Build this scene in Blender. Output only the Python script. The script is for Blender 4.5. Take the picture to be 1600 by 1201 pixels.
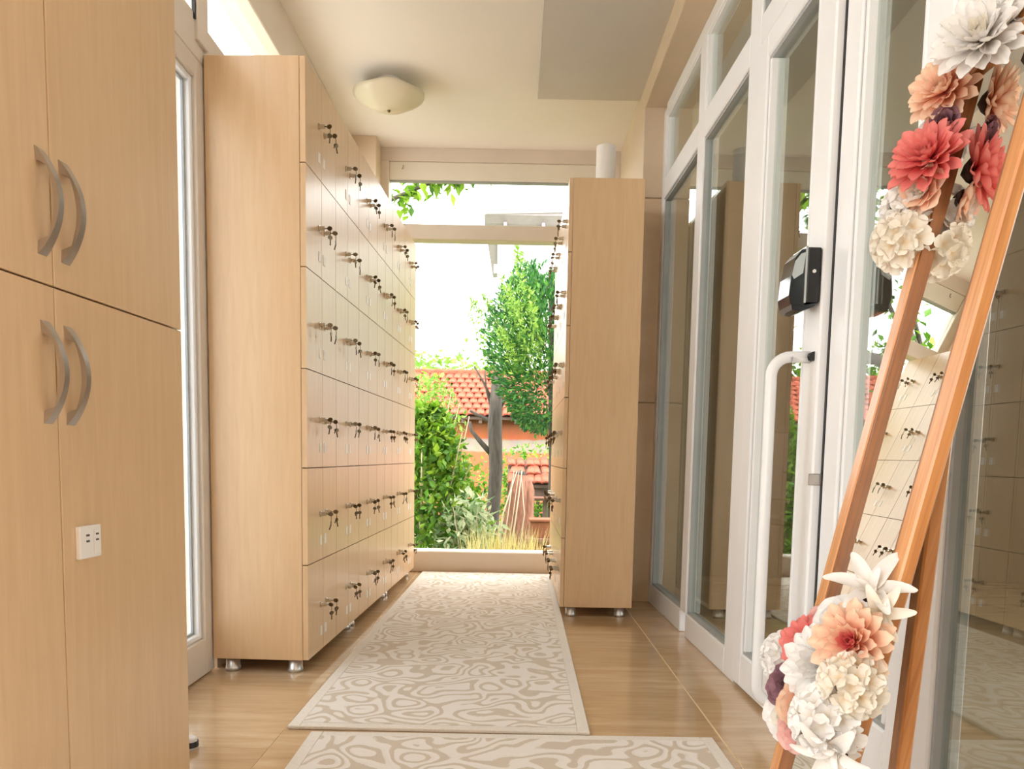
import bpy, math, random
from mathutils import Vector, Matrix, Euler
R = math.radians
PI = math.pi
random.seed(7)
S = bpy.context.scene
for o in list(bpy.data.objects):
    bpy.data.objects.remove(o)
COL = S.collection

# ------------------------------------------------------------------ camera
CAM_H = .76
F, PX, PY = 1250., 803., 830.          # focal length and principal point for the 1600x1201 frame
pitch, roll = math.atan(117 / F), .0183
fwd = Vector((0, math.cos(pitch), -math.sin(pitch)))
dwn = Vector((0, -math.sin(pitch), -math.cos(pitch)))
rgt = Vector((1, 0, 0))
cx = math.cos(roll) * rgt - math.sin(roll) * dwn
cy = -(math.sin(roll) * rgt + math.cos(roll) * dwn)
cz = -fwd
cam = bpy.data.objects.new('camera', bpy.data.cameras.new('camera'))
COL.objects.link(cam)
cam.matrix_world = Matrix(((cx.x, cy.x, cz.x, 0), (cx.y, cy.y, cz.y, 0), (cx.z, cy.z, cz.z, CAM_H), (0, 0, 0, 1)))
cam.data.sensor_fit = 'HORIZONTAL'
cam.data.sensor_width = 36
cam.data.lens = 36 * F / 1600
cam.data.shift_x = (800 - PX) / 1600
cam.data.shift_y = (PY - 600.5) / 1600
cam.data.clip_start = .02
cam.data.clip_end = 300
S.camera = cam

# ------------------------------------------------------------------ light, exposure
S.view_settings.view_transform = 'Standard'
S.view_settings.look = 'None'
S.view_settings.gamma = 1
S.view_settings.use_curve_mapping = False
S.view_settings.exposure = 1.65
world = bpy.data.worlds.new('overcast sky')
S.world = world
world.use_nodes = True
bg = world.node_tree.nodes['Background']
bg.inputs[0].default_value = (1, 1, 1, 1)
bg.inputs[1].default_value = 1.9
sun = bpy.data.objects.new('sun', bpy.data.lights.new('sun', 'SUN'))
COL.objects.link(sun)
sun.data.energy = 1.2
sun.data.angle = R(12)
sun.data.color = (1, .95, .85)
sun.rotation_euler = (R(38), 0, R(1))

# ------------------------------------------------------------------ materials
def new_mat(name):
    m = bpy.data.materials.new(name)
    m.use_nodes = True
    nt = m.node_tree
    return m, nt, nt.nodes['Principled BSDF']

def ramp(nt, stops):
    r = nt.nodes.new('ShaderNodeValToRGB')
    e = r.color_ramp.elements
    while len(e) < len(stops):
        e.new(.5)
    for k, (p, c) in enumerate(stops):
        e[k].position = p
        e[k].color = (*c, 1)
    return r

def coords(nt, scale=(1, 1, 1), kind='Object'):
    t = nt.nodes.new('ShaderNodeTexCoord')
    mp = nt.nodes.new('ShaderNodeMapping')
    mp.inputs['Scale'].default_value = scale
    nt.links.new(t.outputs[kind], mp.inputs[0])
    return mp

def noise(nt, vec, scale, detail=3, rough=.5, dist=0):
    n = nt.nodes.new('ShaderNodeTexNoise')
    n.inputs['Scale'].default_value = scale
    n.inputs['Detail'].default_value = detail
    n.inputs['Roughness'].default_value = rough
    n.inputs['Distortion'].default_value = dist
    nt.links.new(vec.outputs[0], n.inputs['Vector'])
    return n

def bump(nt, b, src, strength, dist=.01):
    bp = nt.nodes.new('ShaderNodeBump')
    bp.inputs['Strength'].default_value = strength
    bp.inputs['Distance'].default_value = dist
    nt.links.new(src, bp.inputs['Height'])
    nt.links.new(bp.outputs[0], b.inputs['Normal'])

def plain(name, col, rough=.5, metal=0, var=.06, scale=6, spec=.5):
    """one colour with a faint procedural mottle"""
    m, nt, b = new_mat(name)
    n = noise(nt, coords(nt), scale, 3)
    lo = tuple(max(0, c * (1 - var)) for c in col)
    hi = tuple(min(1, c * (1 + var)) for c in col)
    r = ramp(nt, [(.3, lo), (.7, hi)])
    nt.links.new(n.outputs['Fac'], r.inputs[0])
    nt.links.new(r.outputs[0], b.inputs['Base Color'])
    b.inputs['Roughness'].default_value = rough
    b.inputs['Metallic'].default_value = metal
    b.inputs['Specular IOR Level'].default_value = spec
    return m

def grain(name, lo, hi, scale=(14, 14, 1.2), rough=.4, coat=0., detail=5):
    """wood grain running along the axis with the small scale"""
    m, nt, b = new_mat(name)
    mp = coords(nt, scale)
    n = noise(nt, mp, 4, detail, .6, .4)
    n2 = noise(nt, coords(nt, (1, 1, .5)), 1.6, 2)
    mx = nt.nodes.new('ShaderNodeMath')
    mx.operation = 'MULTIPLY_ADD'
    nt.links.new(n2.outputs['Fac'], mx.inputs[0])
    mx.inputs[1].default_value = .5
    nt.links.new(n.outputs['Fac'], mx.inputs[2])
    r = ramp(nt, [(.45, lo), (1.0, hi)])
    nt.links.new(mx.outputs[0], r.inputs[0])
    nt.links.new(r.outputs[0], b.inputs['Base Color'])
    b.inputs['Roughness'].default_value = rough
    b.inputs['Coat Weight'].default_value = coat
    b.inputs['Coat Roughness'].default_value = .15
    return m

def glass_mat(name, tint, ior=1.5):
    """thin architectural pane: clear straight through, mirror part by the Fresnel law on both faces"""
    m = bpy.data.materials.new(name)
    m.use_nodes = True
    nt = m.node_tree
    for n in list(nt.nodes):
        nt.nodes.remove(n)
    out = nt.nodes.new('ShaderNodeOutputMaterial')
    tr = nt.nodes.new('ShaderNodeBsdfTransparent')
    tr.inputs[0].default_value = (*tint, 1)
    gl = nt.nodes.new('ShaderNodeBsdfGlossy')
    gl.inputs['Roughness'].default_value = 0
    gl.inputs[0].default_value = (.97, 1, .98, 1)
    fr = nt.nodes.new('ShaderNodeFresnel')
    ge = nt.nodes.new('ShaderNodeNewGeometry')
    mr = nt.nodes.new('ShaderNodeMapRange')
    mr.inputs['To Min'].default_value = ior
    mr.inputs['To Max'].default_value = 1 / ior
    nt.links.new(ge.outputs['Backfacing'], mr.inputs['Value'])
    nt.links.new(mr.outputs[0], fr.inputs[0])
    mx = nt.nodes.new('ShaderNodeMixShader')
    nt.links.new(fr.outputs[0], mx.inputs[0])
    nt.links.new(tr.outputs[0], mx.inputs[1])
    nt.links.new(gl.outputs[0], mx.inputs[2])
    nt.links.new(mx.outputs[0], out.inputs[0])
    return m

def foliage(name, stops, trans=.35, rough=.5):
    m, nt, b = new_mat(name)
    ge = nt.nodes.new('ShaderNodeNewGeometry')
    oi = nt.nodes.new('ShaderNodeObjectInfo')
    ad = nt.nodes.new('ShaderNodeMath')
    ad.operation = 'ADD'
    nt.links.new(ge.outputs['Random Per Island'], ad.inputs[0])
    nt.links.new(oi.outputs['Random'], ad.inputs[1])
    fr = nt.nodes.new('ShaderNodeMath')
    fr.operation = 'FRACT'
    nt.links.new(ad.outputs[0], fr.inputs[0])
    r = ramp(nt, stops)
    nt.links.new(fr.outputs[0], r.inputs[0])
    nt.links.new(r.outputs[0], b.inputs['Base Color'])
    b.inputs['Roughness'].default_value = rough
    t = nt.nodes.new('ShaderNodeBsdfTranslucent')
    nt.links.new(r.outputs[0], t.inputs[0])
    mx = nt.nodes.new('ShaderNodeMixShader')
    mx.inputs[0].default_value = trans
    nt.links.new(b.outputs[0], mx.inputs[1])
    nt.links.new(t.outputs[0], mx.inputs[2])
    nt.links.new(mx.outputs[0], nt.nodes['Material Output'].inputs[0])
    return m

M = {}
M['maple'] = grain('maple_laminate', (.625, .415, .232), (.715, .495, .292), rough=.31, coat=.15)
M['maple_edge'] = grain('maple_edge_band', (.56, .35, .17), (.66, .43, .23), rough=.4)
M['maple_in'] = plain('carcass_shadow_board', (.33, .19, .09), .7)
M['ceiling'] = plain('cream_ceiling_paint', (.90, .85, .81), .85, var=.02, scale=2)
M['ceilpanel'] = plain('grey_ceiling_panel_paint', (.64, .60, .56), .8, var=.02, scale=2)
M['wall'] = plain('warm_wall_paint', (.70, .56, .41), .7, var=.04, scale=3)
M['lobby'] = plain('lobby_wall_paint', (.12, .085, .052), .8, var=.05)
M['lobbyceil'] = plain('lobby_ceiling_dimmed', (.26, .22, .17), .85)  # ceiling colour darkened here to keep the daylit lobby dim
M['white'] = plain('white_powder_coated_aluminium', (.84, .84, .85), .35, var=.015)
M['cream'] = plain('cream_window_frame_paint', (.72, .64, .56), .45, var=.03)
M['headbox'] = plain('ivory_blind_box', (.80, .755, .66), .5, var=.02)
M['rubber'] = plain('black_rubber_seal', (.02, .02, .02), .6)
M['grey'] = plain('grey_glazing_gasket', (.36, .37, .37), .5)
M['steel'] = plain('brushed_nickel', (.50, .46, .42), .33, 1, .05, 30)
M['chrome'] = plain('bright_chrome', (.55, .51, .44), .18, 1, .05, 30)
M['keymetal'] = plain('dark_brass_key', (.16, .12, .075), .3, 1, .2, 60)
M['leg'] = plain('satin_aluminium_leg', (.62, .62, .62), .32, .9, .05, 20)
M['plate'] = plain('white_plastic', (.82, .78, .74), .4, var=.02)
M['slot'] = plain('dark_slot', (.08, .07, .06), .5)
M['black'] = plain('black_plastic', (.012, .012, .013), .35)
M['silver'] = plain('silver_plastic', (.62, .66, .68), .2, .6, .04)
M['lens'] = plain('smoked_window', (.02, .025, .03), .08)
M['whitehandle'] = plain('white_enamelled_tube', (.84, .84, .85), .22, var=.01)
M['oak'] = grain('orange_stained_pine', (.42, .15, .04), (.70, .32, .11), (26, 1.2, 26), .32, .25)
M['oakdark'] = grain('dark_pine_inner_moulding', (.16, .055, .016), (.34, .13, .04), (26, 1.2, 26), .4)
M['glass'] = glass_mat('clear_window_glass', (.97, .98, .97), 1.12)
M['sideglass'] = glass_mat('dimmed_side_door_glass', (.70, .72, .73), 1.3)  # grey tint added to cut the daylight on the locker side panel
M['doorglass'] = glass_mat('tinted_door_glass', (.78, .81, .78), 2.5)
m, nt, b = new_mat('silvered_mirror')
b.inputs['Metallic'].default_value = 1
b.inputs['Roughness'].default_value = 0
nz = noise(nt, coords(nt), 2, 1)
rr = ramp(nt, [(0, (.86, .86, .82)), (1, (.9, .9, .86))])
nt.links.new(nz.outputs['Fac'], rr.inputs[0])
nt.links.new(rr.outputs[0], b.inputs['Base Color'])
M['mirror'] = m
m, nt, b = new_mat('frosted_lamp_glass')
nz = noise(nt, coords(nt), 5, 2)
rr = ramp(nt, [(.3, (.66, .60, .46)), (.7, (.72, .66, .52))])
nt.links.new(nz.outputs['Fac'], rr.inputs[0])
nt.links.new(rr.outputs[0], b.inputs['Base Color'])
b.inputs['Roughness'].default_value = .3
M['lampglass'] = m

# polished travertine floor tiles, veined along X
m, nt, b = new_mat('polished_travertine')
mp = coords(nt, (1.1, 7, 7))
n1 = noise(nt, mp, 2.2, 6, .62, 1.1)
n2 = noise(nt, coords(nt, (1, 1, 1)), 1.3, 2)
oi = nt.nodes.new('ShaderNodeObjectInfo')
ma = nt.nodes.new('ShaderNodeMath'); ma.operation = 'MULTIPLY_ADD'
nt.links.new(oi.outputs['Random'], ma.inputs[0]); ma.inputs[1].default_value = .10
nt.links.new(n1.outputs['Fac'], ma.inputs[2])
mb_ = nt.nodes.new('ShaderNodeMath'); mb_.operation = 'MULTIPLY_ADD'
nt.links.new(n2.outputs['Fac'], mb_.inputs[0]); mb_.inputs[1].default_value = .25
nt.links.new(ma.outputs[0], mb_.inputs[2])
rr = ramp(nt, [(.38, (.40, .25, .125)), (.62, (.55, .365, .20)), (.9, (.68, .50, .315))])
nt.links.new(mb_.outputs[0], rr.inputs[0])
nt.links.new(rr.outputs[0], b.inputs['Base Color'])
b.inputs['Roughness'].default_value = .13
b.inputs['Coat Weight'].default_value = .3
b.inputs['Coat Roughness'].default_value = .06
M['tile'] = m
M['grout'] = plain('pale_grout', (.80, .62, .38), .7)
m, nt, b = new_mat('beige_wall_tile')
n1 = noise(nt, coords(nt, (1, 1, 2)), 3, 5, .6, .6)
rr = ramp(nt, [(.3, (.66, .49, .33)), (.7, (.74, .57, .40))])
nt.links.new(n1.outputs['Fac'], rr.inputs[0]); nt.links.new(rr.outputs[0], b.inputs['Base Color'])
b.inputs['Roughness'].default_value = .3
M['walltile'] = m

def rug_mat(name, seed):
    """cream pile with beige arabesque: contour bands of a smooth field, broken into scrolls"""
    m, nt, b = new_mat(name)
    t = nt.nodes.new('ShaderNodeTexCoord')
    mp = nt.nodes.new('ShaderNodeMapping')
    mp.inputs['Location'].default_value = (seed, seed * 1.7, 0)
    nt.links.new(t.outputs['Object'], mp.inputs[0])
    n = noise(nt, mp, 8.0, 0, .5, .45)
    v = nt.nodes.new('ShaderNodeTexVoronoi')
    v.feature = 'SMOOTH_F1'
    v.inputs['Scale'].default_value = 6.5
    v.inputs['Smoothness'].default_value = .35
    nt.links.new(mp.outputs[0], v.inputs['Vector'])
    s1 = nt.nodes.new('ShaderNodeMath'); s1.operation = 'MULTIPLY'; s1.inputs[1].default_value = 30
    nt.links.new(n.outputs['Fac'], s1.inputs[0])
    s2 = nt.nodes.new('ShaderNodeMath'); s2.operation = 'MULTIPLY_ADD'; s2.inputs[1].default_value = 24
    nt.links.new(v.outputs['Distance'], s2.inputs[0]); nt.links.new(s1.outputs[0], s2.inputs[2])
    sn = nt.nodes.new('ShaderNodeMath'); sn.operation = 'SINE'
    nt.links.new(s2.outputs[0], sn.inputs[0])
    fine = noise(nt, mp, 160, 2)
    ad = nt.nodes.new('ShaderNodeMath'); ad.operation = 'MULTIPLY_ADD'; ad.inputs[1].default_value = .9
    nt.links.new(fine.outputs['Fac'], ad.inputs[0]); nt.links.new(sn.outputs[0], ad.inputs[2])
    rr = ramp(nt, [(.54, (.80, .745, .69)), (.72, (.62, .53, .43))])
    mr = nt.nodes.new('ShaderNodeMapRange')
    mr.inputs['From Min'].default_value = -.7; mr.inputs['From Max'].default_value = 1.6
    nt.links.new(ad.outputs[0], mr.inputs['Value'])
    nt.links.new(mr.outputs[0], rr.inputs[0])
    nt.links.new(rr.outputs[0], b.inputs['Base Color'])
    b.inputs['Roughness'].default_value = .95
    b.inputs['Specular IOR Level'].default_value = .1
    bump(nt, b, ad.outputs[0], .25, .003)
    return m
M['rug1'] = rug_mat('cream_scroll_carpet', 3.1)
M['rug2'] = rug_mat('cream_scroll_mat', 8.4)
M['rugedge'] = plain('cream_carpet_binding', (.76, .70, .63), .95, var=.05, scale=120, spec=.1)

M['leaf_mid'] = foliage('mid_green_leaf', [(0, (.035, .11, .008)), (.5, (.12, .29, .015)), (1, (.32, .48, .035))])
M['leaf_dark'] = foliage('conifer_green_leaf', [(0, (.012, .075, .018)), (.6, (.04, .18, .035)), (1, (.14, .34, .05))])
M['leaf_tip'] = foliage('yellow_green_shoot', [(0, (.12, .28, .03)), (1, (.34, .50, .08))])
M['leaf_pale'] = foliage('variegated_leaf', [(0, (.18, .30, .12)), (.45, (.34, .42, .22)), (1, (.62, .62, .40))])
M['straw'] = foliage('yellow_grass_blade', [(0, (.50, .44, .14)), (1, (.80, .70, .34))])
M['bark'] = grain('grey_bark', (.03, .024, .02), (.12, .095, .08), (9, 9, 2), .9)
M['redbark'] = grain('red_brown_stump', (.12, .045, .03), (.36, .17, .11), (9, 9, 2), .9)
M['vine'] = plain('pale_vine_stem', (.50, .40, .28), .8)
M['terra'] = plain('weathered_roof_tile', (.34, .085, .05), .9, var=.35, scale=9, spec=.15)
M['terrabox'] = plain('terracotta_planter', (.34, .12, .06), .8, var=.15)
M['darkwood'] = plain('old_dark_timber', (.10, .06, .045), .8, var=.2)
M['railwood'] = plain('rusty_rail', (.30, .14, .10), .7, var=.2)
M['soil'] = plain('garden_soil_and_grass', (.10, .14, .04), .95, var=.4, scale=3)
M['paving'] = plain('pale_concrete_paving', (.72, .70, .67), .9, var=.05)
M['pale_render'] = plain('pale_house_render', (.80, .78, .76), .9, var=.03)
M['eave'] = plain('grey_eave_board', (.36, .30, .31), .8)
M['cable'] = plain('grey_cable', (.25, .25, .25), .7)
m, nt, b = new_mat('orange_plaster_with_grey_band')
mp = coords(nt)
n1 = noise(nt, mp, 2.2, 5, .65)
sx = nt.nodes.new('ShaderNodeSeparateXYZ'); nt.links.new(mp.outputs[0], sx.inputs[0])
ma = nt.nodes.new('ShaderNodeMath'); ma.operation = 'MULTIPLY_ADD'; ma.inputs[1].default_value = .12
nt.links.new(n1.outputs['Fac'], ma.inputs[0]); nt.links.new(sx.outputs[2], ma.inputs[2])
mr = nt.nodes.new('ShaderNodeMapRange'); mr.inputs['From Min'].default_value = 0; mr.inputs['From Max'].default_value = 2
nt.links.new(ma.outputs[0], mr.inputs['Value'])
rr = ramp(nt, [(.69, (.56, .17, .075)), (.71, (.38, .30, .26)), (.81, (.40, .31, .27)), (.83, (.50, .13, .05)), (.93, (.42, .13, .06))])
nt.links.new(mr.outputs[0], rr.inputs[0])
n3 = noise(nt, mp, 7, 4)
mxc = nt.nodes.new('ShaderNodeMix'); mxc.data_type = 'RGBA'; mxc.blend_type = 'MULTIPLY'
mxc.inputs[0].default_value = .45
nt.links.new(rr.outputs[0], mxc.inputs[6]); nt.links.new(n3.outputs['Color'], mxc.inputs[7])
nt.links.new(mxc.outputs[2], b.inputs['Base Color']); b.inputs['Roughness'].default_value = .95
M['plaster'] = m

def petal_mat(name, lo, hi, centre):
    """petal: colour runs from the claw (x=0) to the tip (x=1) along its own length"""
    m, nt, b = new_mat(name)
    mp = coords(nt)
    sx = nt.nodes.new('ShaderNodeSeparateXYZ'); nt.links.new(mp.outputs[0], sx.inputs[0])
    n = noise(nt, mp, 5, 2)
    ma = nt.nodes.new('ShaderNodeMath'); ma.operation = 'MULTIPLY_ADD'; ma.inputs[1].default_value = .3
    nt.links.new(n.outputs['Fac'], ma.inputs[0]); nt.links.new(sx.outputs[0], ma.inputs[2])
    r = ramp(nt, [(.1, centre), (.55, lo), (1.05 if False else 1.0, hi)])
    nt.links.new(ma.outputs[0], r.inputs[0])
    nt.links.new(r.outputs[0], b.inputs['Base Color'])
    b.inputs['Roughness'].default_value = .7
    t = nt.nodes.new('ShaderNodeBsdfTranslucent'); nt.links.new(r.outputs[0], t.inputs[0])
    mx = nt.nodes.new('ShaderNodeMixShader'); mx.inputs[0].default_value = .3
    nt.links.new(b.outputs[0], mx.inputs[1]); nt.links.new(t.outputs[0], mx.inputs[2])
    nt.links.new(mx.outputs[0], nt.nodes['Material Output'].inputs[0])
    return m
M['p_white'] = petal_mat('white_petal', (.87, .83, .80), (.90, .88, .86), (.78, .68, .55))
M['p_cream'] = petal_mat('cream_petal', (.86, .78, .66), (.88, .83, .75), (.74, .55, .32))
M['p_peach'] = petal_mat('peach_petal', (.90, .44, .29), (.92, .70, .53), (.78, .15, .11))
M['p_coral'] = petal_mat('coral_petal', (.80, .14, .14), (.85, .29, .26), (.58, .05, .06))
M['p_pink'] = petal_mat('pink_petal', (.80, .36, .33), (.82, .52, .47), (.72, .18, .16))
M['p_plum'] = petal_mat('plum_petal', (.20, .08, .11), (.36, .19, .23), (.10, .03, .05))
M['petal_shade'] = plain('flower_base_shade', (.06, .03, .02), .8)  # dark colour paints in the shade between the petals

# ------------------------------------------------------------------ mesh helpers
class MB:
    def __init__(s):
        s.v, s.f = [], []
    def add(s, vs, fs):
        k = len(s.v)
        s.v += [tuple(p) for p in vs]
        s.f += [tuple(i + k for i in q) for q in fs]
        return s
    def box(s, x0, x1, y0, y1, z0, z1):
        x0, x1 = sorted((x0, x1)); y0, y1 = sorted((y0, y1)); z0, z1 = sorted((z0, z1))
        vs = [(x, y, z) for z in (z0, z1) for y in (y0, y1) for x in (x0, x1)]
        return s.add(vs, [(0, 2, 3, 1), (4, 5, 7, 6), (0, 1, 5, 4), (2, 6, 7, 3), (0, 4, 6, 2), (1, 3, 7, 5)])
    def tube(s, pts, r, n=8, cap=True):
        pts = [Vector(p) for p in pts]
        rs = r if isinstance(r, (list, tuple)) else [r] * len(pts)
        vs, fs = [], []
        ref = None
        for i, p in enumerate(pts):
            d = (pts[min(i + 1, len(pts) - 1)] - pts[max(i - 1, 0)]).normalized()
            if ref is None:
                ref = d.orthogonal().normalized()
            ref = (ref - d * ref.dot(d))
            ref = ref.normalized() if ref.length > 1e-6 else d.orthogonal().normalized()
            b = d.cross(ref)
            for k in range(n):
                a = 2 * PI * k / n
                vs.append(p + (ref * math.cos(a) + b * math.sin(a)) * rs[i])
        for i in range(len(pts) - 1):
            for k in range(n):
                k2 = (k + 1) % n
                fs.append((i * n + k, i * n + k2, (i + 1) * n + k2, (i + 1) * n + k))
        if cap:
            fs.append(tuple(reversed(range(n))))
            fs.append(tuple(range((len(pts) - 1) * n, len(pts) * n)))
        return s.add(vs, fs)
    def lathe(s, prof, n=32, o=(0, 0, 0), wave=None):
        vs, fs = [], []
        for r, z in prof:
            for k in range(n):
                a = 2 * PI * k / n
                w = wave(r, a) if wave else 0
                vs.append((o[0] + r * math.cos(a), o[1] + r * math.sin(a), o[2] + z + w))
        for i in range(len(prof) - 1):
            for k in range(n):
                k2 = (k + 1) % n
                fs.append((i * n + k, i * n + k2, (i + 1) * n + k2, (i + 1) * n + k))
        return s.add(vs, fs)
    def prism(s, poly, t0, t1, fn):
        n = len(poly)
        vs = [fn(a, b, t0) for a, b in poly] + [fn(a, b, t1) for a, b in poly]
        fs = [tuple(range(n)), tuple(reversed(range(n, 2 * n)))]
        fs += [(i, i + n, (i + 1) % n + n, (i + 1) % n) for i in range(n)]
        return s.add(vs, fs)
    def mesh(s, name, mat, smooth=False):
        me = bpy.data.meshes.new(name)
        me.from_pydata(s.v, [], s.f)
        me.materials.append(mat)
        me.validate()
        if smooth:
            for p in me.polygons:
                p.use_smooth = True
        me.update()
        return me
    def build(s, name, mat, parent=None, loc=(0, 0, 0), rot=(0, 0, 0), bevel=0, smooth=False, seg=1):
        o = bpy.data.objects.new(name, s.mesh(name, mat, smooth))
        COL.objects.link(o)
        o.location = loc
        o.rotation_euler = rot
        if parent:
            o.parent = parent
        if bevel:
            md = o.modifiers.new('bevel', 'BEVEL')
            md.width = bevel; md.segments = seg; md.limit_method = 'ANGLE'
        return o

def box(*a):
    return MB().box(*a)

def link(name, me, parent, loc=(0, 0, 0), rot=(0, 0, 0), scale=(1, 1, 1)):
    o = bpy.data.objects.new(name, me)
    COL.objects.link(o)
    o.parent = parent
    o.location, o.rotation_euler, o.scale = loc, rot, scale
    return o

def thing(name, label, cat, loc=(0, 0, 0), rot=(0, 0, 0), group=None):
    o = bpy.data.objects.new(name, None)
    COL.objects.link(o)
    o.empty_display_size = .05
    o.location, o.rotation_euler = loc, rot
    return tag(o, label, cat, group)

def tag(o, label, cat, group=None):
    o['label'], o['category'] = label, cat
    if group:
        o['group'] = group
    return o

def struct(o, label=None):
    o['kind'] = 'structure'
    if label:
        o['label'] = label
    return o

# ------------------------------------------------------------------ the room
CZ = 2.67                                   # ceiling height
XL = -1.035                                 # inner face of the left wall
YE = 5.2                                    # plane of the garden window
XR = .625                                   # inner face of the right wall beyond the glazing

fl = struct(box(-1.3, 4.2, -2.7, YE + .12, -.2, -.0012).build('floor', M['grout']))
t0 = .6
tile_me = box(-t0 / 2 + .0012, t0 / 2 - .0012, -t0 / 2 + .0006, t0 / 2 - .0006, -.012, 0).mesh('floor_tile', M['tile'])
thr_me = box(-.12, .12, -t0 / 2 + .0006, t0 / 2 - .0006, -.012, 0).mesh('threshold_tile', M['tile'])
for i in range(-3, 0):
    for j in range(-10, 4):
        link('floor_tile', tile_me, fl, (.578 + (i + .5) * t0, 3.2 + (j + .5) * t0, 0), (0, 0, 0))
for j in range(-10, 4):
    link('floor_tile', thr_me, fl, (.578 + .1245, 3.2 + (j + .5) * t0, 0))
for i in range(0, 6):
    for j in range(-10, 4):
        link('floor_tile', tile_me, fl, (.578 + .247 + (i + .5) * t0, 3.2 + (j + .5) * t0, 0))

struct(MB().box(-1.3, 1.1, -2.8, YE + .25, CZ, CZ + .2).build('ceiling', M['ceiling']))
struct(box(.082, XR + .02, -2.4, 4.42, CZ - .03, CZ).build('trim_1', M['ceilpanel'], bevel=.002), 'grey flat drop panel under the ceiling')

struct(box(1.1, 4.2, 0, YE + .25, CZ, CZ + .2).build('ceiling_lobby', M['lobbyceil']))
# left wall: solid below, a band of clear transoms above, one glazed door
wl = MB()
wl.box(XL - .12, XL, .72, 1.86, 0, 2.0).box(XL - .12, XL, -2.6, -2.45, 0, 2.0)
wl.box(XL - .12, XL, 2.76, YE, 0, 2.0)
struct(wl.build('wall_left', M['wall']))
hd = struct(MB().box(XL - .12, XL + .0, -2.6, YE + .1, 2.45, CZ).build('trim_2', M['cream'], bevel=.004), 'cream beam between the left transom windows and the ceiling')
wn = struct(MB().box(XL - .10, XL, -2.6, YE, 2.0, 2.132).build('window_1', M['cream'], bevel=.003), 'strip of clear transom windows along the left wall')
for y in (-2.55, -1.5, -.4, .7, 1.8):
    box(XL - .09, XL - .005, y - .04, y + .04, 2.132, 2.45).build('mullion', M['cream'], wn, bevel=.003)
box(XL - .09, XL + .012, 2.655, 2.74, 2.05, 2.45).build('mullion', M['cream'], wn, bevel=.003)
box(XL - .09, XL - .005, 5.1, YE, 2.132, 2.45).build('mullion', M['cream'], wn, bevel=.003)
ys = (-2.51, -1.5, -.4, .7, 1.8, 2.69, 5.1)
for a, b_ in zip(ys[:-1], ys[1:]):
    box(XL - .055, XL - .049, a + .02, b_ - .02, 2.12, 2.46).build('pane', M['glass'], wn)
box(XL - .004, XL + .006, 2.645, 2.653, 2.11, 2.45).build('gasket', M['rubber'], wn)

w5 = struct(MB().box(XL - .08, XL, -2.45, -2.36, 0, 2.0).box(XL - .08, XL, .63, .72, 0, 2.0).box(XL - .08, XL, -.92, -.82, 0, 2.0)
            .box(XL - .08, XL, -2.36, -.92, 0, .1).box(XL - .08, XL, -.82, .63, 0, .1).build('added_window', M['cream'], bevel=.003), 'unseen tall side glazing added before the tall cabinet to let light in')  # glazing added out of view to light the flowers and right frames
for a, b_ in ((-2.37, -.91), (-.83, .64)):
    box(XL - .045, XL - .039, a, b_, .09, 2.01).build('pane', M['glass'], w5)

d1 = struct(bpy.data.objects.new('door_1', None)); COL.objects.link(d1)
d1['label'] = 'narrow white glazed side door between the tall cabinet and the lockers'
fr = MB()
fr.box(XL - .07, XL, 1.87, 1.97, .005, 2.0).box(XL - .07, XL, 2.655, 2.735, .005, 2.0)
fr.box(XL - .07, XL, 1.97, 2.655, .005, .13).box(XL - .07, XL, 1.97, 2.655, 1.94, 2.0)
fr.build('door_frame', M['cream'], d1, bevel=.004)
be = MB()
be.box(XL - .045, XL - .012, 1.97, 1.985, .13, 1.94).box(XL - .045, XL - .012, 2.635, 2.655, .13, 1.94)
be.box(XL - .045, XL - .012, 1.985, 2.635, .13, .147).box(XL - .045, XL - .012, 1.985, 2.635, 1.923, 1.94)
be.build('glazing_bead', M['white'], d1, bevel=.003)
gk = MB()
gk.box(XL - .038, XL - .030, 2.625, 2.635, .147, 1.923).box(XL - .038, XL - .030, 1.985, 1.995, .147, 1.923)
gk.box(XL - .038, XL - .030, 1.995, 2.625, .147, .155).box(XL - .038, XL - .030, 1.995, 2.625, 1.915, 1.923)
gk.build('gasket', M['grey'], d1)
box(XL - .038, XL - .032, 1.99, 2.63, .147, 1.923).build('pane', M['sideglass'], d1)
hm = MB().tube([(0, 0, -.04), (0, 0, .04)], .0065, 8).box(-.004, .004, -.02, .0, -.035, .035).mesh('hinge', M['steel'])
for z in (.22, .78, 1.34, 1.90):
    link('hinge', hm, d1, (XL + .010, 2.738, z))

# far wall with the garden window
we = struct(MB().box(-1.15, .9, YE, YE + .14, 2.588, CZ).box(-1.15, -.885, YE, YE + .14, 0, CZ).box(.627, .9, YE, YE + .14, 0, CZ).build('wall_far', M['cream']))
w2 = struct(MB().box(-.885, -.823, YE - .01, YE + .10, .137, 2.588).box(.579, .627, YE - .01, YE + .10, .137, 2.588)
            .box(-.823, .579, YE - .01, YE + .10, 2.114, 2.206).build('window_2', M['cream'], bevel=.004), 'large garden window closing the far end of the corridor')
box(-.823, .579, YE + .01, YE + .05, 2.480, 2.588).build('head_panel', M['headbox'], w2, bevel=.003)
box(-.823, .579, YE + .020, YE + .055, 2.472, 2.480).build('head_gasket', M['grey'], w2)
box(-.823, .579, YE + .04, YE + .046, .14, 2.114).build('pane', M['glass'], w2)
box(-.823, .579, YE + .04, YE + .046, 2.206, 2.470).build('pane', M['glass'], w2)
MB().tube([(-.735, YE + .008, 2.565), (-.735, YE + .002, 2.545), (-.742, YE - .004, 2.54)], .004, 6).build('hook', M['steel'], w2)
struct(box(-1.0, XR, YE - .03, YE + .14, 0, .137).build('trim_3', M['cream'], bevel=.006), 'cream sill block under the garden window')
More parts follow.
